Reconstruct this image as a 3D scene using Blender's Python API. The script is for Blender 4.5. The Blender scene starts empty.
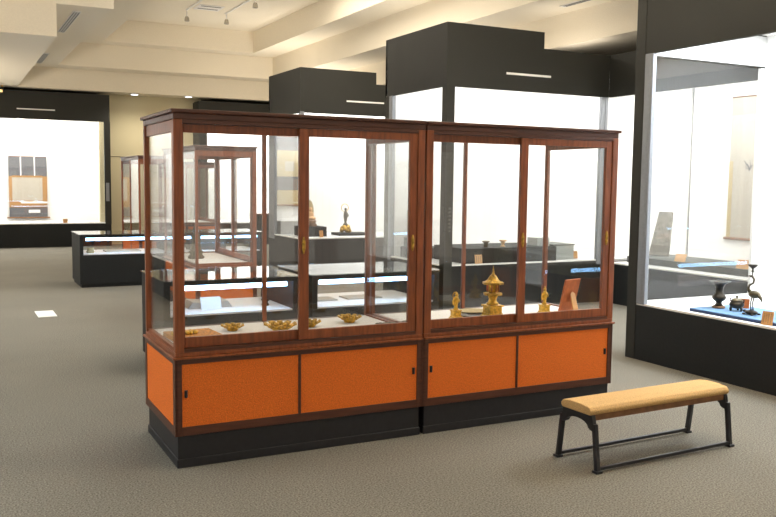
import bpy, bmesh, math, random
from mathutils import Matrix, Vector
random.seed(7)
COL = bpy.context.scene.collection
PI = math.pi

# ---------------------------------------------------------------- materials
def new_mat(name):
    m = bpy.data.materials.new(name); m.use_nodes = True
    return m, m.node_tree.nodes, m.node_tree.links

def plain(name, col, rough=0.5, metal=0.0, noise=0.0, scale=40.0, bump=0.0, spec=0.5, stretch=None, sheen=0.0):
    m, n, l = new_mat(name)
    b = n['Principled BSDF']
    b.inputs['Roughness'].default_value = rough
    b.inputs['Metallic'].default_value = metal
    b.inputs['Specular IOR Level'].default_value = spec
    b.inputs['Base Color'].default_value = (*col, 1)
    tc = n.new('ShaderNodeTexCoord'); mp = n.new('ShaderNodeMapping')
    l.new(tc.outputs['Object'], mp.inputs['Vector'])
    if stretch: mp.inputs['Scale'].default_value = stretch
    tx = n.new('ShaderNodeTexNoise'); tx.inputs['Scale'].default_value = scale; tx.inputs['Detail'].default_value = 4
    l.new(mp.outputs['Vector'], tx.inputs['Vector'])
    if noise > 0:
        r = n.new('ShaderNodeValToRGB')
        r.color_ramp.elements[0].position = .3; r.color_ramp.elements[1].position = .7
        r.color_ramp.elements[0].color = (*[c * (1 - noise) for c in col], 1)
        r.color_ramp.elements[1].color = (*[min(1, c * (1 + noise)) for c in col], 1)
        l.new(tx.outputs['Fac'], r.inputs['Fac']); l.new(r.outputs['Color'], b.inputs['Base Color'])
    if bump > 0:
        bp = n.new('ShaderNodeBump'); bp.inputs['Strength'].default_value = bump; bp.inputs['Distance'].default_value = .01
        l.new(tx.outputs['Fac'], bp.inputs['Height']); l.new(bp.outputs['Normal'], b.inputs['Normal'])
    return m

def glass_mat(name, tint=(1, 1, 1), f0=.04):
    m, n, l = new_mat(name)
    n.remove(n['Principled BSDF'])
    out = n['Material Output']
    geo = n.new('ShaderNodeNewGeometry')
    dot = n.new('ShaderNodeVectorMath'); dot.operation = 'DOT_PRODUCT'
    l.new(geo.outputs['Incoming'], dot.inputs[0]); l.new(geo.outputs['Normal'], dot.inputs[1])
    def M(op, a, b=None):
        x = n.new('ShaderNodeMath'); x.operation = op
        for i, v in enumerate((a, b)):
            if v is None: continue
            if isinstance(v, (int, float)): x.inputs[i].default_value = v
            else: l.new(v, x.inputs[i])
        return x.outputs[0]
    ab = M('ABSOLUTE', dot.outputs['Value'])
    inv = M('SUBTRACT', 1.0, ab)
    p5 = M('POWER', inv, 5.0)
    fac = M('ADD', M('MULTIPLY', p5, 1 - f0), f0)          # Schlick
    tr = n.new('ShaderNodeBsdfTransparent'); tr.inputs['Color'].default_value = (*tint, 1)
    gl = n.new('ShaderNodeBsdfGlossy'); gl.inputs['Roughness'].default_value = 0.0
    mx = n.new('ShaderNodeMixShader')
    l.new(fac, mx.inputs['Fac']); l.new(tr.outputs[0], mx.inputs[1]); l.new(gl.outputs[0], mx.inputs[2])
    l.new(mx.outputs[0], out.inputs['Surface'])
    return m

def emit(name, col, s):
    m, n, l = new_mat(name)
    b = n['Principled BSDF']
    b.inputs['Base Color'].default_value = (.8, .8, .8, 1)
    b.inputs['Emission Color'].default_value = (*col, 1); b.inputs['Emission Strength'].default_value = s
    return m

def carpet_mat():
    m, n, l = new_mat('carpet')
    b = n['Principled BSDF']; b.inputs['Roughness'].default_value = .93
    b.inputs['Specular IOR Level'].default_value = .25
    tc = n.new('ShaderNodeTexCoord')
    a = n.new('ShaderNodeTexNoise'); a.inputs['Scale'].default_value = 110; a.inputs['Detail'].default_value = 3
    c = n.new('ShaderNodeTexNoise'); c.inputs['Scale'].default_value = 1.1; c.inputs['Detail'].default_value = 2
    l.new(tc.outputs['Object'], a.inputs['Vector']); l.new(tc.outputs['Object'], c.inputs['Vector'])
    r = n.new('ShaderNodeValToRGB')
    r.color_ramp.elements[0].position = .33; r.color_ramp.elements[1].position = .68
    r.color_ramp.elements[0].color = (.112, .104, .083, 1); r.color_ramp.elements[1].color = (.335, .318, .270, 1)
    l.new(a.outputs['Fac'], r.inputs['Fac'])
    mx = n.new('ShaderNodeMixRGB'); mx.blend_type = 'MULTIPLY'; mx.inputs['Fac'].default_value = .25
    l.new(r.outputs['Color'], mx.inputs['Color1']); l.new(c.outputs['Fac'], mx.inputs['Color2'])
    l.new(mx.outputs['Color'], b.inputs['Base Color'])
    bp = n.new('ShaderNodeBump'); bp.inputs['Strength'].default_value = .35; bp.inputs['Distance'].default_value = .004
    l.new(a.outputs['Fac'], bp.inputs['Height']); l.new(bp.outputs['Normal'], b.inputs['Normal'])
    return m

M = dict(
    wood=plain('reddish_wood', (.24, .064, .018), .38, noise=.3, scale=9, stretch=(6, 6, .6), bump=.05),
    darkwood=plain('dark_wood', (.085, .026, .012), .42, noise=.3, scale=9, stretch=(.6, 6, 6), bump=.05),
    plinth=plain('black_plinth', (.012, .012, .015), .5, noise=.2, scale=30, bump=.05),
    vinyl=plain('orange_fabric', (.78, .175, .025), .75, noise=.2, scale=150, bump=.25, spec=.2),
    cloth=plain('white_cloth', (.88, .86, .85), .85, noise=.03, scale=60, bump=.1),
    black=plain('black_laminate', (.015, .017, .018), .65, noise=.12, scale=50, spec=.25),
    fascia=plain('dark_olive_panel', (.016, .016, .012), .7, noise=.22, scale=120, bump=.1),
    metal=plain('brushed_aluminium', (.25, .265, .29), .45, metal=.5, noise=.05, scale=30),
    rail=plain('pale_rail', (.86, .85, .82), .4, noise=.03),
    white=plain('case_white', (.86, .85, .83), .8, noise=.015, scale=5),
    deckgrey=plain('case_deck', (.55, .55, .54), .7, noise=.04, scale=30),
    ceil=plain('ceiling_plaster', (.83, .76, .63), .92, noise=.04, scale=60, bump=.08, spec=.1),
    wall=plain('olive_beige_wall', (.60, .53, .35), .9, noise=.12, scale=150, bump=.15, spec=.1),
    seam=plain('wall_seam', (.12, .10, .07), .9),
    carpet=carpet_mat(),
    steel=plain('black_steel', (.016, .017, .022), .38, noise=.1, scale=60),
    seat=plain('mustard_fabric', (.60, .385, .165), .85, noise=.2, scale=170, bump=.3, spec=.2),
    gilt=plain('gilt_metal', (.66, .37, .035), .38, metal=.55, noise=.45, scale=55, bump=.3),
    giltdark=plain('dark_gilt', (.50, .29, .04), .45, metal=.5, noise=.5, scale=60, bump=.3),
    brocade=plain('gold_brocade', (.62, .24, .02), .6, noise=.6, scale=90, bump=.3),
    redframe=plain('orange_wood_frame', (.46, .12, .025), .5, noise=.2, scale=20),
    ply=plain('pale_orange_wood', (.62, .30, .09), .5, noise=.2, scale=20),
    card=plain('tan_card', (.68, .40, .19), .7, noise=.15, scale=60),
    cardwhite=plain('white_card', (.85, .85, .85), .7),
    ink=plain('ink', (.10, .09, .08), .8),
    bronze=plain('bronze', (.035, .026, .015), .4, metal=.5, noise=.4, scale=40, bump=.2),
    bronzepale=plain('worn_bronze', (.10, .078, .038), .45, metal=.4, noise=.4, scale=40, bump=.2),
    brownwood=plain('brown_stand', (.20, .09, .035), .45, noise=.25, scale=20),
    blue=plain('blue_cloth', (.15, .28, .47), .8, noise=.08, scale=80),
    bluedark=plain('navy_cloth', (.03, .05, .12), .8, noise=.08, scale=80),
    silk=plain('beige_silk', (.45, .41, .34), .8, noise=.10, scale=90),
    silkgold=plain('gold_silk', (.48, .38, .20), .8, noise=.15, scale=60),
    silkorange=plain('orange_silk', (.40, .22, .085), .8, noise=.08, scale=60),
    silkgrey=plain('grey_silk', (.13, .13, .138), .8, noise=.25, scale=60),
    paper=plain('aged_paper', (.46, .42, .35), .8, noise=.05, scale=20),
    stone=plain('grey_stone', (.21, .19, .155), .8, noise=.3, scale=22, bump=.2),
    platform=plain('grey_platform', (.09, .095, .085), .6, noise=.08, scale=30),
    boxgrey=plain('translucent_grey_box', (.36, .38, .36), .35, noise=.05, scale=20),
    glass=glass_mat('clear_glass', (.985, .99, .99)),
    tube=emit('fluorescent_tube', (.30, .60, 1.0), 15),
    diffuser=emit('case_light_diffuser', (1.0, .985, .95), 2.2),
    lampdisc=emit('downlight_lens', (.8, .9, 1.0), 5),
    exitgreen=emit('exit_sign_face', (1.0, .55, .05), 1.0),
    dark=plain('slot_black', (.01, .01, .01), .8),
    vent=plain('vent_white', (.78, .76, .74), .5),
)

# ---------------------------------------------------------------- mesh helpers
def link(name, bm, mat, parent=None, smooth=False, bevel=0.0, loc=None, seg=2):
    bmesh.ops.recalc_face_normals(bm, faces=bm.faces)
    me = bpy.data.meshes.new(name); bm.to_mesh(me); bm.free()
    mats = mat if isinstance(mat, (list, tuple)) else [mat]
    for mm in mats: me.materials.append(M[mm] if isinstance(mm, str) else mm)
    if smooth:
        for p in me.polygons: p.use_smooth = True
    o = bpy.data.objects.new(name, me); COL.objects.link(o)
    if parent: o.parent = parent
    if loc: o.location = loc
    if bevel > 0:
        b = o.modifiers.new('bevel', 'BEVEL'); b.width = bevel; b.segments = seg; b.limit_method = 'ANGLE'
    return o

def bx(bm, x0, x1, y0, y1, z0, z1, mi=0):
    v = [bm.verts.new((x, y, z)) for z in (z0, z1) for y in (y0, y1) for x in (x0, x1)]
    fs = [(0, 2, 3, 1), (4, 5, 7, 6), (0, 1, 5, 4), (2, 6, 7, 3), (0, 4, 6, 2), (1, 3, 7, 5)]
    for f in fs:
        fc = bm.faces.new([v[i] for i in f]); fc.material_index = mi
    return v

def B(*boxes):
    bm = bmesh.new()
    for b in boxes: bx(bm, *b)
    return bm

def poly_prism(bm, pts, axis, a0, a1, mi=0):
    """pts: 2-D outline; axis: the axis it is extruded along."""
    def P(p, a):
        if axis == 'x': return (a, p[0], p[1])
        if axis == 'y': return (p[0], a, p[1])
        return (p[0], p[1], a)
    v0 = [bm.verts.new(P(p, a0)) for p in pts]; v1 = [bm.verts.new(P(p, a1)) for p in pts]
    f = bm.faces.new(v0); f.material_index = mi
    f = bm.faces.new(v1[::-1]); f.material_index = mi
    for i in range(len(pts)):
        j = (i + 1) % len(pts)
        f = bm.faces.new((v0[i], v1[i], v1[j], v0[j])); f.material_index = mi

def lathe(bm, prof, seg=24, c=(0, 0, 0), mi=0, sx=1, sy=1):
    rings = []
    for r, z in prof:
        if r < 1e-5: rings.append([bm.verts.new((c[0], c[1], c[2] + z))])
        else: rings.append([bm.verts.new((c[0] + sx * r * math.cos(2 * PI * i / seg), c[1] + sy * r * math.sin(2 * PI * i / seg), c[2] + z)) for i in range(seg)])
    for a, b in zip(rings, rings[1:]):
        for i in range(seg):
            j = (i + 1) % seg
            if len(a) == 1 and len(b) == 1: continue
            if len(a) == 1: f = bm.faces.new((a[0], b[i], b[j]))
            elif len(b) == 1: f = bm.faces.new((a[i], a[j], b[0]))
            else: f = bm.faces.new((a[i], a[j], b[j], b[i]))
            f.material_index = mi
    for rg, rev in ((rings[0], True), (rings[-1], False)):
        if len(rg) > 1:
            f = bm.faces.new(rg[::-1] if rev else rg); f.material_index = mi

def tube(bm, pts, rad, seg=8, mi=0):
    """a swept round bar; rad a number or a list."""
    pts = [Vector(p) for p in pts]
    if not isinstance(rad, (list, tuple)): rad = [rad] * len(pts)
    rings = []; up = None
    for i, p in enumerate(pts):
        d = (pts[min(i + 1, len(pts) - 1)] - pts[max(i - 1, 0)]).normalized()
        if up is None:
            up = Vector((0, 0, 1)) if abs(d.z) < .9 else Vector((1, 0, 0))
        s = d.cross(up).normalized(); up = s.cross(d).normalized()
        rings.append([bm.verts.new(p + rad[i] * (math.cos(2 * PI * k / seg) * s + math.sin(2 * PI * k / seg) * up)) for k in range(seg)])
    for a, b in zip(rings, rings[1:]):
        for k in range(seg):
            j = (k + 1) % seg
            f = bm.faces.new((a[k], a[j], b[j], b[k])); f.material_index = mi
    for rg in (rings[0][::-1], rings[-1]):
        f = bm.faces.new(rg); f.material_index = mi

def ball(bm, c, rx, ry=None, rz=None, mi=0, seg=14):
    ry = ry or rx; rz = rz or rx
    r = bmesh.ops.create_uvsphere(bm, u_segments=seg, v_segments=8, radius=1.0)
    for v in r['verts']:
        v.co = Vector((c[0] + v.co.x * rx, c[1] + v.co.y * ry, c[2] + v.co.z * rz))
    for v in r['verts']:
        for f in v.link_faces: f.material_index = mi

def thing(name, label, cat, loc=(0, 0, 0), rz=0, group=None):
    o = bpy.data.objects.new(name, None); COL.objects.link(o)
    o.empty_display_size = .1
    o.location = loc; o.rotation_euler = (0, 0, rz)
    o['label'] = label; o['category'] = cat
    if group: o['group'] = group
    return o

def tag(o, label, cat, group=None):
    o['label'] = label; o['category'] = cat
    if group: o['group'] = group
    return o

def struct(o):
    o['kind'] = 'structure'; return o

def copy_tree(o, parent=None):
    c = o.copy(); COL.objects.link(c)
    if parent: c.parent = parent
    for ch in [x for x in bpy.data.objects if x.parent == o]:
        copy_tree(ch, c)
    return c

def area(name, loc, sx, sy, power, col=(1, .98, .94), rot=(0, 0, 0), parent=None):
    d = bpy.data.lights.new(name, 'AREA'); d.shape = 'RECTANGLE'; d.size = sx; d.size_y = sy; d.energy = power; d.color = col
    o = bpy.data.objects.new(name, d); COL.objects.link(o); o.location = loc; o.rotation_euler = rot
    if parent: o.parent = parent
    return o

# ---------------------------------------------------------------- the room
struct(link('floor', B((-7, 13, -5, 23, -.1, 0)), 'carpet'))
Z1, Z2, Z3, Z4 = 3.5, 3.95, 4.45, 4.93
YN, YF = -5.0, 23.0
XW, XE = -7.0, 13.0
def ring(bm, x0, x1, y0, y1, z0, z1, nook=None):
    """ceiling slab between z0 and z1 with a rectangular opening x0..x1, y0..y1"""
    bx(bm, x1, XE, YN, YF, z0, z1)
    bx(bm, x0, x1, y1, YF, z0, z1)
    bx(bm, XW, x0, 12.88, YF, z0, z1)          # left of the opening, beyond the nearer bay of the ceiling
bm = bmesh.new()
ring(bm, 1.43, 7.85, YN, 20.32, Z1, Z2)
ring(bm, 2.20, 7.00, YN, 19.70, Z2, Z3)
ring(bm, 3.05, 6.36, YN, 19.22, Z3, Z4)
bx(bm, 2.10, 3.05, YN, 12.88, Z3, Z4)
bx(bm, XW, XE, YN, YF, Z4, Z4 + .1)
struct(link('ceiling', bm, 'ceil'))
bm = B((3.2, 5.6, 20.96, 21.1, 0, Z1))
wb = struct(link('wall_back', bm, 'wall'))
struct(link('trim_1', B((3.37, 5.43, 20.952, 20.96, 2.055, 2.07)), 'seam'))
struct(link('wall_right', B((9.35, 9.45, -5, 23, 0, Z1)), 'wall'))
struct(link('wall_left', B((-6.6, -6.5, -5, 23, 0, Z1)), 'wall'))
struct(link('wall_far', B((-7, 13, 22.3, 22.4, 0, Z1)), 'wall'))

# ---------------------------------------------------------------- wall display cases
ZB, ZG, ZB2 = .5, 2.68, .58
def wall_case(name, label, x0, x1, y0, y1, sides, H, group=None, step=None, posts=(), mull=None, deck='deckgrey', light=.5, tint=(1, .985, .95), strips=(), lamps=True, zb=ZB, zg=ZG):
    """sides: dict side->'glass'|'solid'|'open', or (kind, a0, a1) for a limited stretch; local coords = world minus (x0,y0)"""
    t = thing('glazed_display_case', label, 'display case', (x0, y0, 0), 0, group)
    W, D = x1 - x0, y1 - y0
    base = bmesh.new(); fas = bmesh.new(); wall = bmesh.new(); rear = bmesh.new(); lin = bmesh.new(); nl = False
    fb = False; wl = False
    railbm = bmesh.new(); nr = 0
    for s, kind in sides.items():
        a0, a1 = (0, W) if s in 'SN' else (0, D)
        if isinstance(kind, tuple): kind, a0, a1 = kind
        def slab(bm, p0, p1, z0, z1, off=0.0, th=.04):
            if s in 'WE':          # butt against the neighbouring faces instead of running through them
                kd = {q: (v[0] if isinstance(v, tuple) else v) for q, v in sides.items()}
                p0 = max(p0, .0401 if kd.get('S') == 'glass' else .0201 if kd.get('S') == 'solid' else 0)
                p1 = min(p1, D - (.0401 if kd.get('N') == 'glass' else .0201 if kd.get('N') == 'solid' else 0))
            if s == 'S': bx(bm, p0, p1, off, off + th, z0, z1)
            if s == 'N': bx(bm, p0, p1, D - off - th, D - off, z0, z1)
            if s == 'W': bx(bm, off, off + th, p0, p1, z0, z1)
            if s == 'E': bx(bm, W - off - th, W - off, p0, p1, z0, z1)
        if kind == 'glass':
            slab(base, a0, a1, 0.0, zb - .012, off=.0)
            slab(railbm, a0 + .01, a1 - .01, zb - .012, zb + .004, off=.004, th=.03); nr += 1
            slab(lin, a0 + .05, a1 - .05, zg + .01, 2.97, off=.041, th=.008); nl = True
            if step and s == step[0]:
                slab(fas, a0, step[1], zg, H); slab(fas, step[1], a1, zg, step[2])
            else: slab(fas, a0, a1, zg, H)
            cuts = [a0] + [c for c in (mull or {}).get(s, [])] + [a1]
            for c0, c1 in zip(cuts, cuts[1:]):
                pb = bmesh.new(); slab(pb, c0 + .003, c1 - .003, zb + .004, zg, off=.016, th=.008)
                link('glass_pane', pb, 'glass', t)
        elif kind == 'solid':
            slab(wall, a0 + (.05 if 0 else 0), a1, zb - .03, 3.02, off=.021, th=.03); wl = True
            slab(rear, a0, a1, 0, H if not step else 3.2, off=0, th=.02)
    link('base', base, 'black', t); link('fascia', fas, 'fascia', t)
    if nl: link('inner_lining', lin, 'deckgrey', t)
    if nr: link('sill_rail', railbm, 'rail', t)
    if wl: link('back_panel', wall, 'white', t); link('outer_panel', rear, 'fascia', t)
    link('deck', B((.045, W - .055, .045, D - .055, zb - .03, zb)), deck, t)
    link('case_ceiling', B((.045, W - .055, .045, D - .055, 2.98, 3.02)), 'white', t)
    if step:
        s, a, zl = step
        link('roof', B((0, a, 0, D, H, H + .02), (a, W, 0, D, zl, zl + .02)), 'fascia', t)
        link('bulkhead', B((a - .04, a, .04, D, zl, H), (.0, a, D - .04, D, zg, H)), 'fascia', t)
    else:
        link('roof', B((0, W, 0, D, H, H + .02)), 'fascia', t)
    for (px0, px1, py0, py1, z0, z1, mt, nm) in posts:
        link(nm, B((px0 - x0, px1 - x0, py0 - y0, py1 - y0, z0, z1)), mt, t, bevel=.003)
    for b in strips:
        link('air_slot', B(b), 'rail', t)
    if lamps:
        # luminous ceiling tray of the case
        lw, ld = W - .5, D - .5
        link('light_tray', B((.25, W - .25, .25, D - .25, 2.955, 2.978)), 'diffuser', t)
        area('case_light', (W / 2, D / 2, 2.94), lw, ld, light * lw * ld * 30, tint, parent=t)
    return t

left_fill_case = wall_case('glazed_display_case', 'added unseen lit glass case along the left side, lighting the cabinet ends and floor',
    -3.1, -1.5, 2.2, 8.3, {'E': 'glass', 'S': 'solid', 'N': 'solid', 'W': 'solid'}, 3.4, light=.5, tint=(.90, .96, 1.0), mull={'E': [2.0, 4.0]})  # added out of view to light the cabinet ends and left floor
BX = 5.257
bay1 = wall_case('wall_display_case', 'dark projecting glass case behind the pagoda cabinet, tallest block in the middle',
    BX, 9.3, 8.76, 10.34, {'S': ('glass', 0, 7.72 - BX), 'W': 'glass', 'N': 'solid', 'E': 'solid'}, 3.4, step=('S', 6.66 - BX, 3.2),
    posts=[(BX, BX + .115, 8.752, 8.86, 0, ZG + .02, 'fascia', 'corner_post'),
           (BX - .004, BX + .05, 10.13, 10.22, ZB, ZG, 'metal', 'glass_frame'), (BX - .002, BX + .03, 10.22, 10.34, 0, ZG, 'fascia', 'end_pier'),
           (7.60, 7.66, 8.752, 8.80, ZB, ZG, 'metal', 'glass_frame'), (7.665, 7.715, 8.752, 8.80, ZB, ZG, 'metal', 'glass_frame')],
    zb=.56, mull={'S': [1.2]}, strips=[(6.10 - BX, 6.77 - BX, -.008, .002, 2.87, 2.895)])
run1 = wall_case('wall_display_case', 'recessed dark wall case between the middle block and the right case',
    7.72, 9.3, 2.0, 8.7595, {'W': 'glass', 'E': 'solid', 'S': 'solid'}, 3.2, mull={'W': [1.5, 3.0, 4.5]}, zb=.53)
bay2 = wall_case('wall_display_case', 'dark projecting glass case further back, left of the middle block',
    BX, 9.3, 13.45, 15.0, {'S': ('glass', 0, 7.72 - BX), 'W': 'glass', 'N': 'solid', 'E': 'solid'}, 3.4, step=('S', 6.66 - BX, 3.2),
    posts=[(BX, BX + .07, 13.442, 13.52, 0, ZG + .02, 'metal', 'corner_post'),
           (BX - .004, BX + .05, 14.70, 15.0, ZB, ZG, 'metal', 'glass_frame')],
    strips=[(6.10 - BX, 6.81 - BX, -.008, .002, 2.895, 2.92)], zb=.58, light=.8)
run2 = wall_case('wall_display_case', 'recessed wall case hidden between the two projecting blocks',
    7.72, 9.3, 10.36, 13.43, {'W': 'glass', 'E': 'solid'}, 3.2)
far_right = wall_case('wall_display_case', 'bright far wall case with dark fascia seen through the left end of the cabinet',
    5.43, 9.3, 20.4, 22.1, {'S': ('glass', .0, 3.87), 'W': 'solid', 'N': 'solid', 'E': 'solid'}, 3.4,
    posts=[(5.425, 5.60, 20.392, 20.47, 0, ZG + .02, 'fascia', 'corner_post'), (5.40, 5.43, 20.392, 22.1, 0, 3.4, 'fascia', 'end_panel')], mull={'S': [1.9]}, light=1.2)
far_left = wall_case('wall_display_case', 'bright wall case at the far left holding one hanging scroll',
    -6.4, 3.37, 20.5, 22.1, {'S': 'glass', 'W': 'solid', 'N': 'solid', 'E': 'solid'}, 3.42, light=.75, zb=.53, zg=2.83,
    posts=[(3.24, 3.375, 20.492, 20.56, ZB, ZG + .16, 'fascia', 'end_post')], mull={'S': [2.4, 4.9, 7.3]},
    strips=[(1.42 + 6.4, 2.20 + 6.4, -.008, .002, 3.03, 3.055)])
label_plate = link('label_plate', B((3.262 + 6.4, 3.335 + 6.4, -.012, -.004, 1.03, 1.45)), 'metal', far_left)
left_bay = wall_case('wall_display_case', 'long glass wall case on the left side of the hall',
    -1.95, -.35, 8.6, 12.6, {'S': 'solid', 'E': 'glass', 'N': 'solid', 'W': 'solid'}, 3.4, light=.6)
RX = 5.434
right_case = wall_case('wall_display_case', 'big black glass wall case at the right edge holding bronze vessels on a blue board',
    RX, 7.07, 2.98, 5.82, {'W': 'glass', 'N': 'glass', 'E': 'solid', 'S': 'solid'}, 3.4, deck='white', light=1.6, tint=(.88, .94, 1.0),
    posts=[(RX - .006, RX + .10, 5.715, 5.826, 0, 3.4, 'fascia', 'corner_post'),
           (RX - .003, RX + .05, 5.655, 5.715, ZB, ZG, 'metal', 'glass_frame'), (RX - .001, RX + .04, 5.62, 5.655, ZB, ZG, 'metal', 'glass_frame'),
           (6.98, 7.075, 5.79, 5.826, ZB, ZG, 'rail', 'end_post')], mull={'W': [1.35]})
# small label panel fixed on the middle block's post
link('label_panel', B((BX + .02, BX + .112, -.018, -.009, .91, 1.30)), 'rail', bay1)
bm = bmesh.new()
for i in range(7): bx(bm, BX - BX + .045, .085, -.0195, -.018, .96 + i * .045, .985 + i * .045)
link('label_text', bm, 'ink', [o for o in bay1.children if o.name.startswith('label_panel')][0])

# ---------------------------------------------------------------- wooden cabinets
def frame_rect(bm, x0, x1, z0, z1, y0, y1, sw, tr, br, sw2=None):
    sw2 = sw if sw2 is None else sw2
    bx(bm, x0, x0 + sw, y0, y1, z0, z1); bx(bm, x1 - sw2, x1, y0, y1, z0, z1)
    bx(bm, x0 + sw, x1 - sw2, y0, y1, z1 - tr, z1); bx(bm, x0 + sw, x1 - sw2, y0, y1, z0, z0 + br)

def cabinet(label, loc, rz, W=1.503, D=.765, H=1.915, group=None, ol=.014, orr=.014):
    t = thing('display_cabinet', label, 'cabinet', loc, rz, group)
    p = .048
    link('plinth', B((.012, W - .012, .010, D - .010, 0, .175), (.006, W - .006, .003, D - .003, 0, .048)), 'plinth', t, bevel=.004)
    link('lower_body', B((.004, W - .004, .018, D - .018, .176, .60)), 'darkwood', t)
    for y0, y1 in ((0, .018), (D - .018, D)):
        bm = bmesh.new()
        frame_rect(bm, 0, W, .176, .60, y0, y1, .034, .034, .048)
        bx(bm, W / 2 - .046 + 0 - .008, W / 2 - .046 + .008, y0, y1, .224, .566)
        link('lower_frame', bm, 'darkwood', t, bevel=.002)
    xm = W / 2 - .046
    for k, (a, b) in enumerate(((.034, xm - .008), (xm + .008, W - .034))):
        for y0, y1, sg in ((.006, .018, -1), (D - .018, D - .006, 1)):
            pn = link('sliding_panel', B((a, b, y0, y1, .224, .566)), 'vinyl', t)
            px = a + .022 if k == 0 else b - .022
            yy = y0 if sg < 0 else y1
            pb = bmesh.new()
            tube(pb, [(px, yy + sg * .002, .385), (px, yy + sg * .002, .425)], .009, 10)
            link('finger_pull', pb, 'plinth', pn)
    for x0, x1, xx in ((-.001, .004, 0), (W - .004, W + .001, W)):
        bm = bmesh.new()
        for (ya, yb, za, zb) in ((0, .045, .176, .60), (D - .045, D, .176, .60), (.045, D - .045, .566, .60), (.045, D - .045, .176, .224)):
            bx(bm, x0 - .004, x1 + .004, ya, yb, za, zb)
        link('end_frame', bm, 'darkwood', t, bevel=.001)
        link('end_panel', B((x0, x1, .045, D - .045, .224, .566)), 'vinyl', t)
    link('ledge', B((-ol, W + orr, -.014, D + .014, .594, .607), (0, W, 0, D, .607, .630)), 'wood', t, bevel=.004)
    link('deck', B((.036, W - .036, .059, D - .031, .630, .64)), 'cloth', t)
    q = .030
    for bb in ((0, p, 0, p), (W - p, W, 0, p), (0, q, D - q, D), (W - q, W, D - q, D)):
        link('corner_post', B((*bb, .630, 1.862)), 'wood', t, bevel=.003)
    # the back is two frameless sliding panes meeting at a slim strip
    link('back_strip', B((W / 2 - .013, W / 2 + .013, D - .026, D - .004, .642, 1.850)), 'wood', t, bevel=.002)
    link('back_pane', B((q, W / 2 - .013, D - .018, D - .012, .642, 1.850)), 'glass', t)
    link('back_pane', B((W / 2 + .013, W - q, D - .018, D - .012, .642, 1.850)), 'glass', t)
    for bb in ((p, W - p, 0, .058, .630, .648), (p, W - p, 0, .058, 1.842, 1.862), (p, W - p, D - .030, D, .630, .642), (p, W - p, D - .030, D, 1.850, 1.862)):
        link('door_track', B(bb), 'darkwood', t)
    bm = B((0, W, 0, .07, 1.862, 1.895), (0, W, D - .07, D, 1.862, 1.895), (0, .07, .07, D - .07, 1.862, 1.895), (W - .07, W, .07, D - .07, 1.862, 1.895),
           (-ol, W + orr, -.013, .06, 1.895, H), (-ol, W + orr, D - .06, D + .013, 1.895, H), (-ol, .06, .06, D - .06, 1.895, H), (W - .06, W + orr, .06, D - .06, 1.895, H))
    link('cornice', bm, 'darkwood', t, bevel=.004)
    link('top_pane', B((.06, W - .06, .06, D - .06, 1.898, 1.906)), 'glass', t)
    # sliding doors, two on each long side: the right-hand one runs in the outer track
    xs = W / 2
    for side in (0,):
        def Y(a, b): return (a, b) if side == 0 else (D - b, D - a)
        for k in (0, 1):
            y0, y1 = Y(.006, .029) if (k == 1) else Y(.033, .056)
            a, b = (p + .001 - .04, xs + .02) if k == 0 else (xs - .050, W - p - .001)
            if k == 0: a = p + .001
            bm = bmesh.new()
            frame_rect(bm, a, b, .650, 1.840, y0, y1, .012 if k == 0 else .056, .044, .055, .05)
            d = link('sliding_door', bm, 'wood', t, bevel=.002)
            ym = (y0 + y1) / 2
            link('pane', B((a + .008, b - .045, ym - .003, ym + .003, .70, 1.80)), 'glass', d)
            if k == 1:
                for fx in (a + .026, b - .026):
                    pb = bmesh.new()
                    yy = y0 - .002 if side == 0 else y1 + .002
                    tube(pb, [(fx, yy, 1.14), (fx, yy, 1.165), (fx, yy, 1.21), (fx, yy, 1.235)], [.004, .010, .010, .004], 10)
                    link('finger_pull', pb, 'giltdark', d)
    # fixed end panes with slim rails
    for x0, x1 in ((.010, .034), (W - .034, W - .010)):
        bm = bmesh.new()
        bx(bm, x0, x1, p, D - q, 1.80, 1.862)
        link('end_rail', bm, 'wood', t, bevel=.002)
        link('end_rail', B((x0, x1, p, D - q, .630, .648)), 'wood', t)
        xm_ = (x0 + x1) / 2
        link('end_pane', B((xm_ - .003, xm_ + .003, p, D - q, .648, 1.80)), 'glass', t)
    return t

GC = 'wooden display cabinets with orange panels'
cab_a = cabinet('wooden glass cabinet in front, left of the joined pair, holding gilt lotus dishes', (1.055, 4.495, 0), 0, group=GC, orr=0)
cab_b = cabinet('wooden glass cabinet in front, right of the joined pair, holding a gilt pagoda', (2.569, 4.495, 0), 0, W=1.494, group=GC, ol=0)
# cabinets standing end-on behind
cab_c = cabinet('wooden glass cabinet standing end-on, seen whole through the left front cabinet', (3.04, 9.08, 0), PI / 2, W=1.5, D=.68, group=GC)
cab_d = cabinet('wooden glass cabinet behind the far left table case, left of the front pair', (3.36, 13.75, 0), PI / 2, W=1.5, D=.68, group=GC)
cab_e = cabinet('distant wooden glass cabinet at the back of the hall, seen through others', (5.13, 17.9, 0), PI / 2, W=1.5, D=.68, H=1.915, group=GC)

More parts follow.
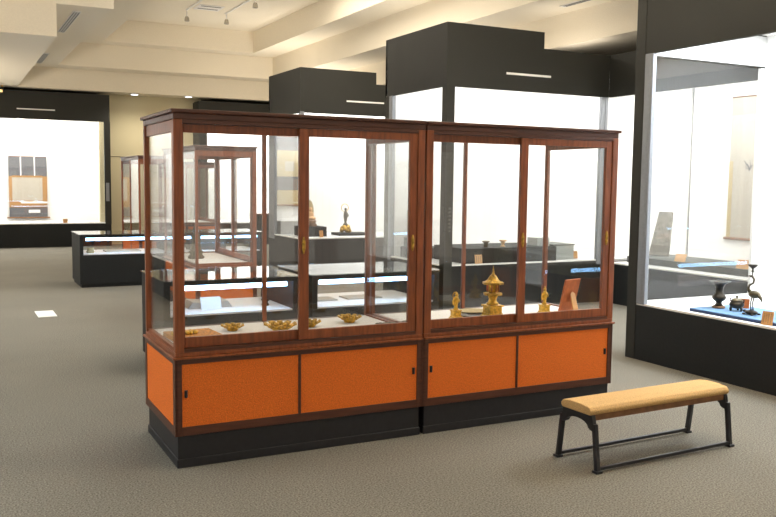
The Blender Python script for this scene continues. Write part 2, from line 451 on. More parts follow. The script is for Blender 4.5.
# ---------------------------------------------------------------- low table cases
def table_case(label, loc, W, rz=0):
    t = thing('table_case', label, 'display table', loc, rz, 'low black table cases with tube lights')
    D = .84
    link('base', B((.02, W - .02, .02, D - .02, 0, .05), (0, W, 0, D, .05, .462)), 'black', t, bevel=.004)
    link('deck', B((.05, W - .05, .02, D - .02, .462, .475)), 'cloth', t)
    link('end_panel', B((0, .05, 0, D, .462, .715)), 'black', t)
    link('end_panel', B((W - .05, W, 0, D, .462, .715)), 'black', t)
    bm = B((0, W, 0, .045, .712, .75), (0, W, D - .045, D, .712, .75), (0, .05, .045, D - .045, .715, .75), (W - .05, W, .045, D - .045, .715, .75))
    link('top_frame', bm, 'black', t, bevel=.003)
    link('top_pane', B((-.012, W + .012, -.012, D + .012, .751, .759)), 'glass', t)
    link('front_pane', B((.05, W - .05, .006, .012, .475, .713)), 'glass', t)
    link('back_pane', B((.05, W - .05, D - .012, D - .006, .475, .713)), 'glass', t)
    bm = bmesh.new(); tube(bm, [(.09, .055, .684), (W - .09, .055, .684)], .019, 12)
    link('tube_light', bm, 'tube', t)
    return t
table_case('black table case with a glowing tube at the far left, nearest the left wall case', (1.65, 12.70, 0), 1.30)
table_case('black table case behind the end-on cabinet, second in the far row', (3.06, 12.70, 0), 1.30)
table_case('black table case right behind the left front cabinet, holding an open white book', (1.49, 6.72, 0), 1.13)
table_case('black table case behind the left front cabinet, right one of the near pair', (2.74, 6.72, 0), 1.25)
table_case('black table case standing out on the left of the hall', (-2.95, 12.75, 0), 1.55)

lc = thing('low_cabinet', 'low black cabinet against the far wall case, left of the further block', 'cabinet', (6.62, 19.85, 0))
link('body', B((0, 1.0, 0, .45, 0, .70)), 'black', lc, bevel=.004); link('top', B((-.01, 1.01, -.01, .46, .70, .74)), 'darkwood', lc, bevel=.003)
link('door', B((.02, .49, -.014, -.001, .06, .66)), 'black', lc, bevel=.003); link('door', B((.51, .98, -.014, -.001, .06, .66)), 'black', lc, bevel=.003)

# ---------------------------------------------------------------- bench
bn = thing('bench', 'low bench with mustard fabric seat and black steel legs on the carpet', 'bench', (3.593, 3.655, 0), math.radians(1.9))
L = .548
bm = bmesh.new()
pts = [(-.112, .306), (-.122, .318), (-.122, .332), (-.105, .350), (-.04, .358), (.04, .358), (.105, .350), (.122, .332), (.122, .318), (.112, .306)]
poly_prism(bm, pts, 'x', -L, L)
link('seat_cushion', bm, 'seat', bn, bevel=.006, seg=3)
link('seat_frame', B((-L + .03, L - .03, -.112, -.086, .274, .3065), (-L + .03, L - .03, .086, .112, .274, .3065), (-L + .03, L - .03, -.086, .086, .292, .3065)), 'brownwood', bn, bevel=.002)
for s in (-1, 1):
    x0 = s * (L - .012)
    # end plate with the arch cut into it
    arch = [(-.118, .3065), (-.128, .262), (-.134, .222), (-.108, .222)]
    for i in range(9):
        a = PI - PI * i / 8
        arch.append((.088 * math.cos(a), .232 + .038 * math.sin(a)))
    arch += [(.108, .222), (.134, .222), (.128, .262), (.118, .3065)]
    bm = bmesh.new(); poly_prism(bm, arch, 'x', min(x0 - s * .026, x0), max(x0 - s * .026, x0))
    link('end_bracket', bm, 'steel', bn, bevel=.003)
    for sy in (-1, 1):
        bm = bmesh.new()
        v = [(sy * .116, .262), (sy * .142, .262), (sy * .172, .008), (sy * .146, .008)]
        poly_prism(bm, v, 'x', min(x0 - s * .026, x0), max(x0 - s * .026, x0))
        lg = link('leg', bm, 'steel', bn, bevel=.003)
        link('foot', B((x0 - s * .013 - .022, x0 - s * .013 + .022, sy * .160 - .020, sy * .160 + .020, 0, .014)), 'steel', lg, bevel=.003)
for sy in (-1, 1):
    link('stretcher', B((-L + .02, L - .02, sy * .158 - .009, sy * .158 + .009, .012, .032)), 'steel', bn, bevel=.003)

# ---------------------------------------------------------------- things in the front cabinets
ZD = .640
def dish(label, x, y, r=.075, h=.042):
    t = thing('lotus_dish', label, 'dish', (x, y, ZD), 0, 'gilt lotus dishes in the left front cabinet')
    bm = bmesh.new()
    lathe(bm, [(r * .42, 0), (r * .5, .004), (r * .45, .010), (r * .75, h * .45), (r * .86, h * .7), (r * .78, h * .72), (r * .4, h * .4), (0, h * .35)], 20)
    link('bowl', bm, 'gilt', t, smooth=True)
    bm = bmesh.new()
    n = 10
    for i in range(n):
        a = 2 * PI * i / n
        c, s = math.cos(a), math.sin(a); w = r * .3
        P = [(r * .74, -w * .5, h * .62), (r * .74, w * .5, h * .62), (r * .98, w * .6, h * .92), (r * 1.08, 0, h * .88), (r * .98, -w * .6, h * .92)]
        top = [bm.verts.new((q[0] * c - q[1] * s, q[0] * s + q[1] * c, q[2])) for q in P]
        bot = [bm.verts.new((q[0] * c - q[1] * s, q[0] * s + q[1] * c, q[2] - .006)) for q in P]
        bm.faces.new(top); bm.faces.new(bot[::-1])
        for k in range(5):
            j = (k + 1) % 5; bm.faces.new((top[k], bot[k], bot[j], top[j]))
    for i in range(5):
        a = 2 * PI * i / 5
        ball(bm, (r * .42 * math.cos(a), r * .42 * math.sin(a), h * .8), r * .2, r * .2, h * .26, seg=8)
    link('petals', bm, 'giltdark', t)
    return t
dish('gilt lotus dish between the brocade mat and the big wide dish', 1.52, 5.00, .068, .042)
dish('widest gilt lotus dish, beside the middle stile of the left front cabinet', 1.775, 4.86, .098, .058)
dish('gilt lotus dish just right of the middle stile of the left front cabinet', 2.00, 4.94, .068, .046)
dish('gilt lotus dish on the right half of the left front cabinet', 2.30, 5.00, .075, .05)
mat_ = thing('brocade_mat', 'gold brocade covered book lying in the left corner of the front cabinet', 'book', (1.22, 4.86, ZD), math.radians(4))
link('cover', B((-.115, .16, -.15, .12, 0, .028)), 'brocade', mat_, bevel=.003)
bm = bmesh.new()
for i in range(9): ball(bm, (-.10 + i * .016, -.02 + .02 * math.sin(i * 2), .036), .016, .03, .014, seg=8)
link('gilt_ornament', bm, 'gilt', mat_, smooth=True)
for i, (x, w, lb) in enumerate(((1.52, .05, 'small orange label tent below the first gilt dish'), (1.86, .03, 'tiny tan label below the middle stile of the left front cabinet'),
                                (2.10, .05, 'small orange label tent left of centre in the right pane'), (2.36, .035, 'tiny orange label in front of the rightmost gilt dish'))):
    bm = bmesh.new(); poly_prism(bm, [(-.014, 0), (.014, 0), (0, .018)], 'x', -w / 2, w / 2)
    tag(link('label_tent', bm, 'card', loc=(x, 4.605, ZD + .0)), lb, 'label', 'small label tents in the front cabinet')
bm = bmesh.new()
for i in range(6): ball(bm, (.022 * i - .05, .008 * math.sin(i * 2.2), .008), .016, .02, .008, seg=8)
tag(link('ornament_fragment', bm, 'stone', smooth=True, loc=(2.47, 4.83, ZD)), 'small flat brown openwork fragment by the right post of the left front cabinet', 'ornament')
bm = bmesh.new()
for i in range(8):
    a = PI * i / 7; ball(bm, (.04 * math.cos(a), .03 * math.sin(a), .01), .014, .014, .009, seg=8)
tag(link('ornament_fragment', bm, 'stone', smooth=True, loc=(2.63, 4.80, ZD)), 'small curved pale fragment at the seam between the two front cabinets', 'ornament')

def figurine(name, label, x, y, arch=True, h=.2, mats=('gilt', 'gilt'), z=ZD, s=1.0):
    t = thing(name, label, 'figurine', (x, y, z))
    k = h / .2
    bm = bmesh.new()
    # stepped square pedestal
    for (w, z0, z1) in ((.040, 0, .012), (.034, .012, .022), (.030, .022, .058), (.034, .058, .066)):
        bx(bm, -w * k, w * k, -w * k * .8, w * k * .8, z0 * k, z1 * k)
    link('pedestal', bm, mats[0], t, bevel=.002)
    bm = bmesh.new()
    lathe(bm, [(.018, .066), (.022, .074), (.012, .082), (.013, .10), (.018, .125), (.020, .145), (.012, .158), (.006, .162)], 14, sy=.8)
    ball(bm, (0, 0, .172), .010, .010, .013)
    ball(bm, (0, 0, .187), .005, .005, .007)
    tube(bm, [(.016, 0, .150), (.026, -.004, .130), (.014, -.014, .122)], .005, 6)
    tube(bm, [(-.016, 0, .150), (-.027, -.003, .125), (-.024, -.006, .100)], .005, 6)
    for v in bm.verts: v.co *= k
    link('figure', bm, mats[1], t, smooth=True)
    if arch:
        bm = bmesh.new()
        pts = [(.021 * k * math.cos(a), .010 * k, (.165 + .024 * math.sin(a)) * k) for a in [PI * 2 * i / 16 for i in range(17)]]
        tube(bm, pts, .004 * k, 6)
        link('halo', bm, mats[0], t, smooth=True)
    return t
figurine('gilt_figurine', 'small gilt standing figure with a round halo, leftmost in the right front cabinet', 3.012, 4.846, True, .19)
figurine('gilt_figurine', 'slender gilt standing figure on a square base beside the tilted orange frame', 3.712, 4.80, False, .20)

# pagoda
pg = thing('gilt_pagoda', 'gilt miniature pagoda with two tiled roofs and a spire on a square base', 'pagoda', (3.290, 4.823, ZD))
bm = bmesh.new()
for (w, z0, z1) in ((.060, 0, .012), (.052, .012, .03), (.047, .03, .075), (.056, .075, .085)):
    bx(bm, -w, w, -w, w, z0, z1)
link('base', bm, 'gilt', pg, bevel=.002)
bm = bmesh.new()
lathe(bm, [(.040, .085), (.044, .095), (.030, .105), (.026, .125), (.034, .14), (.030, .150)], 16)
link('body', bm, 'gilt', pg, smooth=True)
def roof(bm, z, r, h, seg=6, lift=.012):
    c = [(r * math.cos(2 * PI * i / seg), r * math.sin(2 * PI * i / seg)) for i in range(seg)]
    prof = [(.30, h), (.55, h * .45), (.85, h * .15), (1.0, lift * .7)]
    rings = [[bm.verts.new((x * s, y * s, z + zz)) for x, y in c] for s, zz in prof]
    rings.append([bm.verts.new((x * .98, y * .98, z - .006)) for x, y in c]); rings.append([bm.verts.new((x * .4, y * .4, z)) for x, y in c])
    for a, b in zip(rings, rings[1:]):
        for i in range(seg):
            j = (i + 1) % seg; bm.faces.new((a[i], a[j], b[j], b[i]))
    bm.faces.new(rings[0]); bm.faces.new(rings[-1][::-1])
bm = bmesh.new(); roof(bm, .158, .066, .020, 8); link('roof', bm, 'giltdark', pg)
bm = bmesh.new(); roof(bm, .232, .074, .052, 8); link('roof', bm, 'giltdark', pg)
bm = bmesh.new()
lathe(bm, [(.034, .176), (.036, .183), (.033, .19), (.034, .226), (.036, .232)], 8)
bc = link('lantern_room', bm, 'gilt', pg)
bm = bmesh.new()
for i in range(8):
    a = 2 * PI * i / 8
    tube(bm, [(.040 * math.cos(a), .040 * math.sin(a), .178), (.040 * math.cos(a), .040 * math.sin(a), .232)], .004, 6)
link('columns', bm, 'redframe', pg)
bm = bmesh.new()
lathe(bm, [(.012, .282), (.016, .29), (.008, .297), (.010, .303), (.005, .308), (.007, .314), (.004, .32), (.005, .326), (.002, .34), (0, .358)], 10)
link('spire', bm, 'giltdark', pg, smooth=True)
bm = bmesh.new(); lathe(bm, [(.05, 0), (.078, .003), (.088, .012), (.080, .012), (.05, .006), (0, .006)], 24, sx=1.2)
tag(link('lacquer_tray', bm, 'bronze', smooth=True, loc=(3.19, 4.90, ZD)), 'low dark lacquer tray beside the base of the gilt pagoda', 'tray')
bm = bmesh.new(); lathe(bm, [(.05, 0), (.085, .004), (.10, .016), (.092, .016), (.05, .008), (0, .008)], 24, sx=1.25)
tag(link('tan_dish', bm, 'silkgold', smooth=True, loc=(3.28, 5.04, ZD)), 'shallow tan dish lying behind the gilt pagoda', 'dish')

# tilted photo stand seen from behind
fr = thing('easel_frame', 'orange wooden picture stand seen from behind, propped in the right front cabinet', 'picture frame', (3.935, 4.84, ZD), math.radians(-165))
bm = bmesh.new()
bx(bm, -.088, .088, -.006, .006, 0, .240)
bmesh.ops.rotate(bm, verts=bm.verts, cent=(0, 0, 0), matrix=Matrix.Rotation(math.radians(-13), 3, 'X'))
bmesh.ops.translate(bm, verts=bm.verts, vec=(0, .0, .003))
link('board', bm, 'redframe', fr, bevel=.003)
bm = bmesh.new()
v = [(-.030, 0.0), (.030, 0.0), (.026, .135), (.0, .152), (-.026, .135)]
poly_prism(bm, v, 'y', -.004, .004)
bmesh.ops.rotate(bm, verts=bm.verts, cent=(0, 0, .15), matrix=Matrix.Rotation(math.radians(15), 3, 'X'))
bmesh.ops.translate(bm, verts=bm.verts, vec=(.0, .050, .005))
zmin = min(q.co.z for q in bm.verts)
bmesh.ops.translate(bm, verts=bm.verts, vec=(0, .0, -zmin))
link('prop', bm, 'ply', fr, bevel=.003)

# ---------------------------------------------------------------- right case contents
ZR = .5
bd = thing('display_board', 'blue cloth covered board under the bronze vessels in the right wall case', 'board', (5.66, 4.55, ZR), 0)
link('core', B((-.13, .42, -1.1, .64, 0, .022)), 'bluedark', bd, bevel=.003)
link('cloth_top', B((-.13, .42, -1.1, .64, .022, .028)), 'blue', bd, bevel=.002)
ZQ = ZR + .028
va = thing('bronze_vase', 'bronze trumpet mouthed vase on a brown stand, leftmost on the blue board', 'vase', (5.75, 5.08, ZQ))
bm = bmesh.new(); lathe(bm, [(.050, 0), (.055, .006), (.050, .016), (.040, .02)], 24)
link('stand', bm, 'brownwood', va, smooth=True)
bm = bmesh.new(); lathe(bm, [(.034, .02), (.030, .03), (.022, .045), (.028, .055), (.052, .075), (.058, .09), (.050, .108), (.034, .120), (.030, .14), (.033, .175), (.05, .205), (.082, .222), (.090, .226), (.082, .226), (.045, .205), (.028, .16), (0, .15)], 28)
link('body', bm, 'bronze', va, smooth=True)
bu = thing('incense_burner', 'round bronze tripod incense burner with a knobbed lid, between vase and crane', 'incense burner', (5.755, 4.90, ZQ))
bm = bmesh.new(); lathe(bm, [(0, .022), (.03, .022), (.052, .034), (.060, .052), (.056, .068), (.046, .074), (.048, .082)], 24)
link('body', bm, 'bronze', bu, smooth=True)
bm = bmesh.new(); lathe(bm, [(.048, .082), (.044, .092), (.028, .102), (.008, .105), (.006, .110), (.012, .116), (.010, .124), (0, .127)], 20)
link('lid', bm, 'bronzepale', bu, smooth=True)
for i in range(3):
    a = 2 * PI * i / 3 + .5
    bm = bmesh.new(); tube(bm, [(.040 * math.cos(a), .040 * math.sin(a), .04), (.050 * math.cos(a), .050 * math.sin(a), .018), (.046 * math.cos(a), .046 * math.sin(a), 0)], [.014, .010, .008], 8)
    link('leg', bm, 'bronze', bu, smooth=True)
for s in (-1, 1):
    bm = bmesh.new(); tube(bm, [(0, s * .052, .07), (0, s * .068, .078), (0, s * .072, .094), (0, s * .060, .10)], .005, 6)
    link('handle', bm, 'bronze', bu, smooth=True)
cr = thing('crane_candlestick', 'tall bronze crane standing on a turtle with a candle dish on its beak', 'candlestick', (5.69, 4.70, ZQ))
bm = bmesh.new()
ball(bm, (0, 0, .02), .045, .055, .020); ball(bm, (0, .065, .024), .014, .018, .012)
for sx in (-1, 1):
    for sy in (-1, 1): ball(bm, (sx * .04, sy * .04, .008), .014, .014, .008, seg=8)
link('turtle', bm, 'bronze', cr, smooth=True)
bm = bmesh.new()
ball(bm, (.0, -.02, .165), .028, .055, .030)
tube(bm, [(0, -.06, .16), (0, -.085, .14), (0, -.095, .115)], [.018, .012, .004], 8)
tube(bm, [(0, .02, .18), (0, .040, .205), (0, .030, .235), (0, -.005, .255), (0, -.012, .285), (0, .006, .305), (0, .022, .31)], [.016, .011, .009, .008, .008, .009, .010], 8)
tube(bm, [(0, .026, .31), (0, .055, .306)], [.006, .002], 6)
for s in (-1, 1): tube(bm, [(s * .012, -.01, .15), (s * .012, .002, .09), (s * .012, -.005, .035)], [.007, .005, .006], 6)
link('crane', bm, 'bronzepale', cr, smooth=True)
bm = bmesh.new(); lathe(bm, [(.004, .31), (.005, .34), (.012, .35), (.006, .358), (.008, .37), (.030, .388), (.040, .402), (.034, .402), (.010, .385), (0, .383)], 18, c=(0, .006, 0))
link('candle_dish', bm, 'bronze', cr, smooth=True)
def card(name, label, loc, w, h, rz, mat='card', tilt=18, group=None, lines=0):
    t = thing(name, label, 'label', loc, rz, group)
    bm = bmesh.new(); bx(bm, -w / 2, w / 2, -.003, .003, 0, h)
    R = Matrix.Rotation(math.radians(-tilt), 3, 'X')
    bmesh.ops.rotate(bm, verts=bm.verts, cent=(0, 0, 0), matrix=R)
    bmesh.ops.translate(bm, verts=bm.verts, vec=(0, 0, .003 * math.sin(math.radians(tilt)) + .001))
    link('plate', bm, mat, t, bevel=.001)
    bm = bmesh.new(); bx(bm, -w * .3, w * .3, .0, .03 + h * .2, 0, .004)
    link('foot', bm, mat, t)
    if lines:
        bm = bmesh.new()
        for i in range(lines):
            x = -w * .3 + w * .6 * i / max(1, lines - 1)
            zz = h * .85
            while zz > h * .2:
                d = h * random.uniform(.05, .1); bx(bm, x - w * .03, x + w * .03, -.0045, -.003, zz - d, zz); zz -= d + h * .05
        bmesh.ops.rotate(bm, verts=bm.verts, cent=(0, 0, 0), matrix=R)
        link('writing', bm, 'ink', t)
    return t
card('label_card', 'orange label card leaning at the front edge of the right wall case', (5.512, 4.41, ZR), .085, .105, math.radians(-72), 'ply', 16, lines=4)
card('label_card', 'bright orange card behind the incense burner on the blue board', (5.93, 4.98, ZQ), .09, .08, math.radians(-65), 'redframe', 10)
card('information_panel', 'black upright panel at the right frame edge in the right wall case', (5.72, 4.43, ZQ), .10, .15, math.radians(-30), 'dark', 5)

# ---------------------------------------------------------------- recessed case contents (seen through the right case)
pl = thing('display_platform', 'long grey platform on the deck of the recessed case behind the right case', 'platform', (8.0, 6.3, .53))
link('body', B((0, .75, 0, 2.32, 0, .082)), 'platform', pl, bevel=.004)
st = thing('leaning_board', 'grey weathered wooden board leaning back at the left of the recessed case', 'carved board', (8.34, 8.40, ZB + .112), math.radians(-62))
bm = bmesh.new(); poly_prism(bm, [(-.13, 0), (.13, 0), (.11, .60), (-.07, .60)], 'y', 0, .05)
bmesh.ops.rotate(bm, verts=bm.verts, cent=(0, 0, 0), matrix=Matrix.Rotation(math.radians(-18), 3, 'X'))
bmesh.ops.translate(bm, verts=bm.verts, vec=(0, 0, .017))
link('board', bm, 'stone', st, bevel=.004)
card('label_card', 'pink card left on the grey platform in the recessed case', (8.02, 7.72, ZB + .112), .15, .10, math.radians(-80), 'card', 25, 'cards on the grey platform')
card('label_card', 'pink card at the right end of the grey platform next to the crane', (8.02, 6.78, ZB + .05 + .062), .16, .11, math.radians(-80), 'card', 25, 'cards on the grey platform')

def scroll(label, loc, rz, w, h, zones, roller='brownwood', name='hanging_scroll', ink=None, rw=None):
    """zones: (z0,z1,x0,x1,material) fractions, front faces -y"""
    t = thing(name, label, 'hanging scroll', loc, rz)
    link('mount', B((-w / 2, w / 2, 0, .006, 0, h)), zones[0], t)
    for k, (x0, x1, z0, z1, m) in enumerate(zones[1:]):
        link('silk_field' if k else 'painting', B((x0 * w - w / 2, x1 * w - w / 2, -.003 - .001 * k, .0, z0 * h, z1 * h)), m, t)
    rw = rw or w * .56
    bm = bmesh.new(); tube(bm, [(-rw, -.006, 0), (rw, -.006, 0)], .018, 10); link('roller', bm, roller, t)
    bm = bmesh.new(); tube(bm, [(-w / 2, -.003, h), (w / 2, -.003, h)], .008, 8); link('hanging_rod', bm, roller, t)
    if ink:
        bm = bmesh.new()
        cx, cz, s = ink
        rnd = random.Random(3)
        p = (cx * w - w / 2, cz * h)
        for k in range(9):
            q = (cx * w - w / 2 + rnd.uniform(-s, s), cz * h + rnd.uniform(-s * 1.3, s * 1.3))
            tube(bm, [(p[0], -.008, p[1]), ((p[0] + q[0]) / 2 + s * .2, -.008, (p[1] + q[1]) / 2), (q[0], -.008, q[1])], .0035, 5); p = q
        link('ink_drawing', bm, 'silkgrey', t)
    return t
scroll('tall pale hanging scroll with a small ink sketch, inside the right glass cases', (9.235, 7.84, .86), -PI / 2, .50, 1.85,
       ['silk', (.22, .86, .20, .80, 'paper'), (0, .12, 0, .55, 'silkgold')], ink=(.62, .52, .07))
scroll('hanging scroll with grey bands around an orange mounted text, in the far left case', (1.73, 22.0, .60), 0, .84, 1.44,
       ['silkgrey', (.08, .88, .28, .66, 'paper'), (0, .085, .17, .68, 'silkorange'), (.875, 1.0, .17, .68, 'silkorange'), (.085, .875, .66, .69, 'silkorange'), (.085, .875, .17, .28, 'silkorange'),
        (.30, .33, .69, 1.0, 'white'), (.66, .69, .69, 1.0, 'white'), (.3, 1.0, .235, .265, 'white'), (.5, .80, .08, .13, 'white')])
scroll('faded gold hanging scroll in the left end of the further projecting case', (5.60, 14.93, 1.10), 0, .56, 1.25,
       ['silkgrey', (.05, .95, .42, .80, 'silkgold'), (.04, .96, .0, .22, 'silkgold'), (.4, .72, .50, .64, 'paper')])
card('label_card', 'white text panel under the faded gold scroll', (5.62, 14.75, ZB2 + .24), .42, .16, 0, 'cardwhite', 5)
bm = B((-.25, .25, -.1, .12, 0, .24)); tag(link('text_stand', bm, 'deckgrey', loc=(5.62, 14.78, ZB2)), 'plain grey block carrying the white text panel in the further case', 'stand')
card('label_card', 'small orange card on the sill of the far left case', (2.40, 20.75, ZB), .10, .12, 0, 'silkorange', 8)

# ---------------------------------------------------------------- middle block contents
ZB1 = .56
rs = thing('display_riser', 'long dark riser with two small cups on it in the middle wall case', 'riser', (5.62, 8.86, ZB1))
link('body', B((0, 1.40, 0, .75, 0, .185)), 'black', rs, bevel=.004)
def cup(label, x, y, z, flare):
    t = thing('bronze_cup', label, 'cup', (x, y, z), 0, 'small cups on the dark riser')
    bm = bmesh.new()
    if flare: lathe(bm, [(.055, 0), (.06, .01), (.03, .03), (.03, .05), (.05, .07), (.05, .10), (.085, .12), (.09, .14), (.07, .14), (.03, .09), (0, .085)], 18)
    else: lathe(bm, [(.045, 0), (.05, .01), (.055, .05), (.05, .09), (.085, .10), (.09, .125), (.07, .125), (.04, .09), (0, .08)], 18)
    link('body', bm, 'card' if flare else 'bronzepale', t, smooth=True)
    t.scale = (.55, .55, .6)
    return t
cup('squat bronze cup, left one on the dark riser', 6.05, 9.05, ZB1 + .185, False)
cup('flared tan cup, right one on the dark riser', 6.31, 9.05, ZB1 + .185, True)
card('label_card', 'tan label card leaning in front of the dark riser', (5.80, 8.822, ZB1), .105, .11, 0, 'card', 8, lines=3)
gb = thing('covered_box', 'translucent grey green box right of the dark riser', 'box', (7.05, 9.3, ZB), 0)
gb.location = (7.04, 8.95, ZB1)
link('body', B((-.0, .34, 0, .45, 0, .185)), 'boxgrey', gb, bevel=.005)
link('lid', B((-.01, .35, -.01, .46, .185, .20)), 'platform', gb, bevel=.003)
gb2 = thing('covered_box', 'small grey box standing on the right end of the dark riser', 'box', (6.80, 8.98, ZB1 + .185), 0)
link('body', B((0, .20, 0, .22, 0, .105)), 'boxgrey', gb2, bevel=.005)
card('label_card', 'orange upright card right of the grey green box', (7.45, 9.0, ZB1), .08, .10, 0, 'ply', 8)
tb = thing('lacquer_box', 'orange brown round box on a dark foot left of the middle block post', 'box', (5.58, 9.85, ZB1 + .14))
bm = bmesh.new(); lathe(bm, [(.12, 0), (.13, .01), (.13, .07), (.10, .09), (0, .10)], 22); link('body', bm, 'redframe', tb, smooth=True)
bm = bmesh.new(); lathe(bm, [(.131, .04), (.134, .045), (.131, .05)], 22); link('rim', bm, 'gilt', tb)
tag(link('display_riser', B((-.22, .22, -.2, .2, 0, .14)), 'black', loc=(5.58, 9.85, ZB1), bevel=.004), 'square dark riser under the round lacquer box', 'riser')
for (x, lb, m) in ((5.50, 'tan folded screen panel seen through the side glass of the middle block', 'card'),):
    fs = thing('folding_screen', lb, 'screen', (x, 10.12, ZB1))
    bm = B((0, .10, 0, .015, .25, .62)); link('panel', bm, 'silk', fs)
    bm = B((.14, .36, -.02, .0, .20, .58)); link('panel', bm, 'silk', fs)
    link('foot', B((0, .36, -.03, .10, 0, .25)), 'platform', fs)

# ---------------------------------------------------------------- further block contents

db = thing('display_block', 'black block at the left of the further projecting case carrying a seated figure', 'riser', (5.52, 13.9, ZB2))
link('body', B((0, .42, 0, .5, 0, .17)), 'black', db, bevel=.004)
sf = thing('seated_statue', 'brown wooden seated statue with an oval halo on the black block', 'statue', (5.72, 14.12, ZB2 + .17))
bm = bmesh.new(); lathe(bm, [(.11, 0), (.12, .02), (.09, .06), (.11, .10), (.08, .11)], 18); link('lotus_base', bm, 'brownwood', sf, smooth=True)
bm = bmesh.new()
ball(bm, (0, 0, .14), .10, .075, .045); lathe(bm, [(.055, .13), (.06, .18), (.065, .23), (.03, .26)], 14, sy=.75); ball(bm, (0, 0, .295), .036, .036, .045)
link('figure', bm, 'card', sf, smooth=True)
bm = bmesh.new(); lathe(bm, [(0, -.006), (.095, -.006), (.095, .006), (0, .006)], 20)
bmesh.ops.rotate(bm, verts=bm.verts, cent=(0, 0, 0), matrix=Matrix.Rotation(PI / 2, 3, 'X'))
for v in bm.verts: v.co = Vector((v.co.x, v.co.y + .085, v.co.z * 2.1 + .27))
link('halo', bm, 'silkgold', sf)
hb = thing('statue_board', 'low dark board under the haloed gilt figurine in the further case', 'board', (6.22, 13.95, ZB2))
link('top', B((0, .62, 0, .4, 0, .045)), 'black', hb, bevel=.003)
hf = thing('haloed_figurine', 'slender figurine with a ring halo on a rocky gilt base in the further case', 'figurine', (6.40, 14.12, ZB2 + .045))
bm = bmesh.new()
for i in range(14):
    a = i * 2.4; ball(bm, (.075 * math.cos(a) * (1 - i / 30), .06 * math.sin(a), .03 + .006 * i), .045, .045, .04, seg=8)
link('rock_base', bm, 'giltdark', hf, smooth=True)
bm = bmesh.new(); lathe(bm, [(.04, .13), (.055, .15), (.03, .17), (.02, .19), (.03, .23), (.038, .30), (.036, .36), (.015, .40)], 14, sy=.8)
ball(bm, (0, 0, .425), .024, .024, .03); tube(bm, [(.03, 0, .36), (.055, -.01, .31), (.03, -.03, .29)], .009, 6)
link('figure', bm, 'stone', hf, smooth=True)
bm = bmesh.new(); tube(bm, [(.07 * math.cos(2 * PI * i / 20), .03, .45 + .07 * math.sin(2 * PI * i / 20)) for i in range(21)], .006, 6)
link('halo', bm, 'gilt', hf)
card('label_card', 'small tan card right of the haloed figurine', (6.70, 13.72, ZB2), .09, .12, 0, 'card', 12)
card('label_card', 'small orange card below the seated statue', (5.74, 13.66, ZB2), .07, .12, 0, 'ply', 12)

# ---------------------------------------------------------------- table case contents
ob = thing('open_book', 'open white book on a cradle inside the near left table case', 'book', (1.95, 7.15, .475))
bm = bmesh.new(); poly_prism(bm, [(-.19, 0), (.19, 0), (.15, .055), (0, .045), (-.15, .055)], 'y', -.12, .12); link('cradle', bm, 'paper', ob, bevel=.003)
card('label_card', 'white card in front of the open book', (1.93, 6.93, .475), .17, .11, 0, 'cardwhite', 25)
bm = bmesh.new(); lathe(bm, [(.03, 0), (.035, .01), (.02, .03), (.04, .05), (.03, .06), (0, .06)], 14)
tag(link('ink_stone', bm, 'bronze', smooth=True, loc=(2.42, 7.0, .475)), 'small dark bronze piece at the right end of the near left table case', 'ornament')
for i, (x, lb) in enumerate(((2.95, 'left'), (3.40, 'right'))):
    bm = B((-.17, .17, -.11, .11, 0, .012))
    tag(link('paper_sheet', bm, 'paper', loc=(x, 7.15, .475)), 'flat paper document, %s one in the near right table case' % lb, 'document', 'documents in the near right table case')
bm = bmesh.new(); lathe(bm, [(.05, 0), (.06, .02), (.04, .05), (.06, .07), (0, .07)], 14)
tag(link('small_jar', bm, 'silkgold', smooth=True, loc=(1.83, 12.95, .475)), 'small tan jar in the far left table case', 'jar')
tag(link('paper_sheet', B((-.25, .25, -.15, .15, 0, .02)), 'paper', loc=(2.3, 13.1, .475)), 'flat paper document in the far left table case', 'document')
tag(link('scroll_box', B((-.32, .25, -.12, .12, 0, .15)), 'platform', loc=(3.6, 13.1, .475), bevel=.004), 'dark box lying in the second far table case', 'box')
# statue in the end-on cabinet
ss = thing('bronze_statue', 'dim bronze seated statue inside the end-on cabinet', 'statue', (2.55, 9.8, .64))
bm = bmesh.new(); lathe(bm, [(.09, 0), (.10, .02), (.07, .05), (.09, .08), (.06, .10), (.055, .20), (.06, .26), (.02, .30)], 16, sy=.8); ball(bm, (0, 0, .335), .035, .035, .045); link('figure', bm, 'bronzepale', ss, smooth=True)

# ---------------------------------------------------------------- ceiling fittings
def grille(label, x, y0, y1, z, w=.115):
    t = thing('ceiling_grille', label, 'air vent', (x, y0, z), 0, 'slotted grilles in the ceiling')
    link('frame', B((-w / 2, w / 2, 0, y1 - y0, -.012, -.001)), 'vent', t, bevel=.002)
    for i in range(3):
        xx = -w / 2 + .022 + i * (w - .044) / 2 - .012
        link('slot', B((xx + .004, xx + .019, .05, y1 - y0 - .05, -.0135, -.0115)), 'dark', t)
grille('long slotted ceiling grille, the nearer of the two at upper left', 1.76, 13.3, 15.3, Z2)
grille('short slotted ceiling grille, the farther of the two at upper left', 1.80, 18.0, 19.6, Z2)
grille('slotted ceiling grille above the middle block at upper right', 7.50, 8.2, 9.5, Z2, .10)
def downlight(label, x, y, z=Z1):
    t = thing('downlight', label, 'ceiling light', (x, y, z), 0, 'round downlights in the soffit')
    bm = bmesh.new(); lathe(bm, [(.085, -.010), (.10, -.008), (.10, -.001), (.085, -.001)], 20); link('trim_ring', bm, 'vent', t)
    bm = bmesh.new(); lathe(bm, [(0, -.012), (.08, -.012), (.08, -.004), (0, -.004)], 20); link('lens', bm, 'lampdisc', t)
downlight('round downlight above the beige back wall, left one', 3.95, 20.6)
downlight('round downlight above the beige back wall, right one', 5.17, 20.45)
